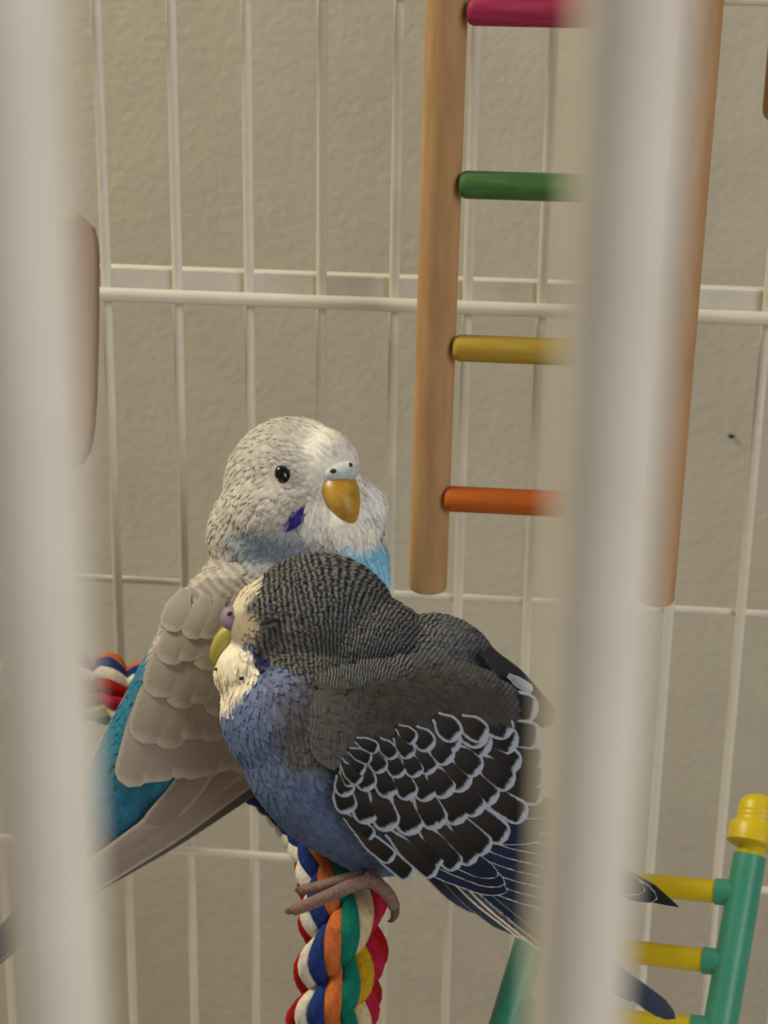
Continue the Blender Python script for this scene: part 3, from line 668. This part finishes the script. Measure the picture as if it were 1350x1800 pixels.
# ================================================================== the pale bird behind, head turned to the viewer
Wf = Frame(430, 1100, 0.336)
white = tag(empty('budgerigar', Wf.W([(400, 1370, 0)])[0]), 'pale grey and turquoise budgerigar with white face and open dark eye', 'bird', 'budgerigars on the rope perch')
wb = [(512, 862, 0, 120, 130, 122, 0), (555, 830, 25, 76, 78, 92, 0), (625, 905, 30, 52, 62, 70, 15), (590, 930, 45, 82, 66, 78, 0), (500, 910, 20, 118, 100, 116, 0), (465, 950, 0, 100, 110, 102, -20),
      (592, 1010, 10, 92, 130, 105, 0), (500, 1080, 0, 160, 150, 125, 0), (420, 1140, 0, 135, 265, 124, 33), (338, 1230, -10, 106, 190, 95, 28), (258, 1310, -35, 72, 190, 62, 26)]
wV, wF = make_body(Wf, wb, white, M_pl_white)
wbvh = BVHTree.FromPolygons([Vector(x) for x in wV], wF)
turq = lin(44, 102, 130, K)
w_regions = [((600, 1060, 0), (130, 130, 400), 0, lin(128, 184, 238, K), 0, .15),
             
             ((380, 1010, 0), (150, 130, 400), -40, lin(158, 150, 144, K), .75, .15),
             ((360, 1090, 40), (70, 130, 120), 28, lin(160, 152, 146, K), .6, .15),
             ((505, 855, 0), (155, 150, 400), 0, lin(170, 165, 161, K), .28, .05),
             ((480, 965, 40), (85, 34, 120), 8, lin(124, 142, 164, K), .15, .4),
             ((590, 800, 20), (68, 92, 200), 20, lin(214, 210, 204, K), 0, .35),
             ((590, 926, 50), (84, 42, 160), 12, lin(216, 213, 206, K), 0, .14),
             ((650, 876, 30), (46, 48, 120), 0, lin(222, 224, 228, K), 0, .25),
             ((518, 918, 60), (14, 30, 140), 32, lin(50, 44, 120, K), 0, .25),
             ((648, 838, 20), (14, 6, 90), 20, lin(52, 44, 120, K), 0, .4)]
def w_paint(P, jit=None): return paint(P, (turq, 0.0), w_regions, jit)
def w_phase(P): 
    return np.hypot(P[:, 0]-640, P[:, 1]-800)*1.0
w_flow_ctrl = [(610, 780, -.4, -.9), (540, 735, -.98, -.1), (450, 780, -.8, .5), (400, 860, -.4, .9), (480, 900, -.75, .6), (520, 830, -.95, .1), (590, 900, -.1, 1), (560, 940, -.35, .94), (600, 970, .1, 1), (660, 900, .35, .94), (660, 990, 0, 1),
               (430, 960, -.6, .8), (360, 1020, -.5, .86), (300, 1100, -.4, .92), (250, 1250, -.35, .94), (220, 1400, -.4, .92), (600, 1050, 0, 1), (560, 790, -.8, -.6)]
def w_size(P):
    head = smooth01((1000-P[:, 1])/60)
    return 40*(1-head)+23*head, 20*(1-head)+10*head
def w_skip(P):
    u, v_, w = P[:, 0], P[:, 1], P[:, 2]
    return ((((u-592)/40)**2+((v_-838)/24)**2 < 1) | (((u-598)/30)**2+((v_-885)/48)**2 < 1) | (((u-494)/16)**2+((v_-844)/20)**2 < 1)) & (w > 20)
col, bars = w_paint(Wf.L(wV))
add_mesh('body', wV, wF, M_pl_white, white, attrs={'pigment': col, 'bars': bars, 'phase': w_phase(Wf.L(wV))})
scatter_plumage(Wf, wV, wF, wbvh, 11000, lambda P: flow_at(P, w_flow_ctrl), w_size, w_paint, w_phase, w_skip, M_pl_white, white)
def w_w(U, V_):
    r2 = ((U-400)/230)**2 + ((V_-1120)/300)**2
    return 150 - 150*r2/(1+r2)
dn = (-.36, .93)
rows = []
rows.append([((232+27*i, 1374-4*i), (-.26+.02*i, .96), 200, 62) for i in range(9)])                 # secondaries, lower edge of the wing
rows.append([((262+34*i, 1300-6*i+(i % 2)*10), (-.30, .95), 140, 66) for i in range(5)])
rows.append([((282+32*i, 1222+5*i+(i % 2)*14), (-.32, .94), 120, 60) for i in range(5)])
rows.append([((296+30*i, 1160+8*i-(i % 2)*10), (-.36, .93), 100, 52) for i in range(5)])
rows.append([((306+28*i, 1110+4*i+(i % 2)*8), (-.38, .92), 76, 44) for i in range(5)])
prim = [((20, 1628), (-.86, .50), 540, 44, M_paledark), ((60, 1604), (-.84, .53), 480, 50, M_palef), ((120, 1568), (-.80, .60), 430, 52, M_palef), ((180, 1532), (-.76, .65), 380, 52, M_palef), ((228, 1495), (-.72, .69), 330, 52, M_palef), ((262, 1462), (-.64, .76), 200, 50, M_palef), ((292, 1430), (-.58, .81), 160, 48, M_palef), ((322, 1404), (-.52, .85), 120, 46, M_palef)]
for i, (tip, d, L_, W_, mt) in enumerate(prim):
    feather(Wf, 'flight_feather', tip, d, L_, W_, w_w, mt, white, lift=-26+i*2.5, arch=3, pointed=.4 if i < 3 else .1, na=16, droop=25)
for k, rw in enumerate(rows):
    for i, (tip, d, L_, W_) in enumerate(rw):
        feather(Wf, 'covert_feather', (tip[0]+random.uniform(-4, 4), tip[1]+random.uniform(-5, 5)), d, L_, W_, w_w, M_pale, white, lift=2+k*3.5-i*0.9, tiplift=1.5, arch=2)
pts = []; polyw = [(322, 1040), (370, 1020), (430, 1020), (440, 1060), (430, 1085), (312, 1075)]
while len(pts) < 150:
    u, v_ = random.uniform(280, 445), random.uniform(1000, 1100)
    if inside(u, v_, polyw): pts.append((u, v_))
pts.sort(key=lambda p: p[0]*.4-p[1]*.9)
patch_plumage(Wf, 'shoulder_plumage', pts, M_pl_white, white, w_paint, w_phase, w_w, 46, 22, lambda P: flow_at(P, w_flow_ctrl), lift=9)
# far wing and tail
far = lambda U, V_: -45-0.1*(250-U)
for i, (tip, d, L_, W_, mt) in enumerate([((132, 1430), (-.43, .90), 240, 16, M_paledark), ((124, 1428), (-.43, .90), 236, 16, M_pale)]):
    feather(Wf, 'flight_feather', tip, d, L_, W_, far, mt, white, lift=-i*8, arch=3, pointed=.5, na=16)
tl = lambda U, V_: -20+0.08*(U-200)
for i, (tip, d, L_, W_) in enumerate([((-70, 1730), (-.70, .70), 430, 46), ((-30, 1700), (-.70, .71), 380, 46), ((10, 1650), (-.68, .73), 320, 50), ((60, 1600), (-.66, .75), 260, 50)]):
    feather(Wf, 'tail_feather', tip, d, L_, W_, tl, M_tailf, white, lift=-i*4, arch=3, pointed=.5, na=16)
# face
wc = surf(Wf, wbvh, 592, 850); 
horn(Wf, 'beak', [(588, 858, wc-16, 34, 30), (591, 868, wc-2, 34, 27), (597, 884, wc+8, 31, 24), (603, 903, wc+11, 24, 20), (609, 920, wc+7, 15, 14), (613, 933, wc+0, 7, 7), (613, 939, wc-5, 2, 2)], M_beakA, white, seg=20)
horn(Wf, 'lower_mandible', [(586, 900, wc-10, 20, 14), (594, 915, wc-1, 15, 11), (602, 925, wc+1, 8, 7)], M_beakdark, white)
cer = blob(Wf, 'cere', (591, 840, wc+1), (37, 20, 19), M_cereA, white, ang=-19)
blob(Wf, 'nostril_swelling', (579, 841, wc+8), (17, 14, 13), M_cereA, cer, ang=-10)
blob(Wf, 'nostril_swelling', (607, 832, wc+4), (14, 14, 13), M_cereA, cer, ang=-10)
blob(Wf, 'nostril', (579, 837, wc+20), (5.5, 4.2, 3), M_nostril, cer, ang=-10)
blob(Wf, 'nostril', (609, 826, wc+14), (3.4, 4.8, 3.5), M_nostril, cer, ang=-10)
we = surf(Wf, wbvh, 493, 843)
blob(Wf, 'eye', (494, 844, we-4), (14, 18, 13), M_eye, white, ang=-25)
horn(Wf, 'foot', [(480, 1290, -10, 24, 24), (480, 1325, -40, 14, 14), (478, 1338, -66, 12, 12), (470, 1350, -76, 8, 8)], M_skin, white, seg=10)
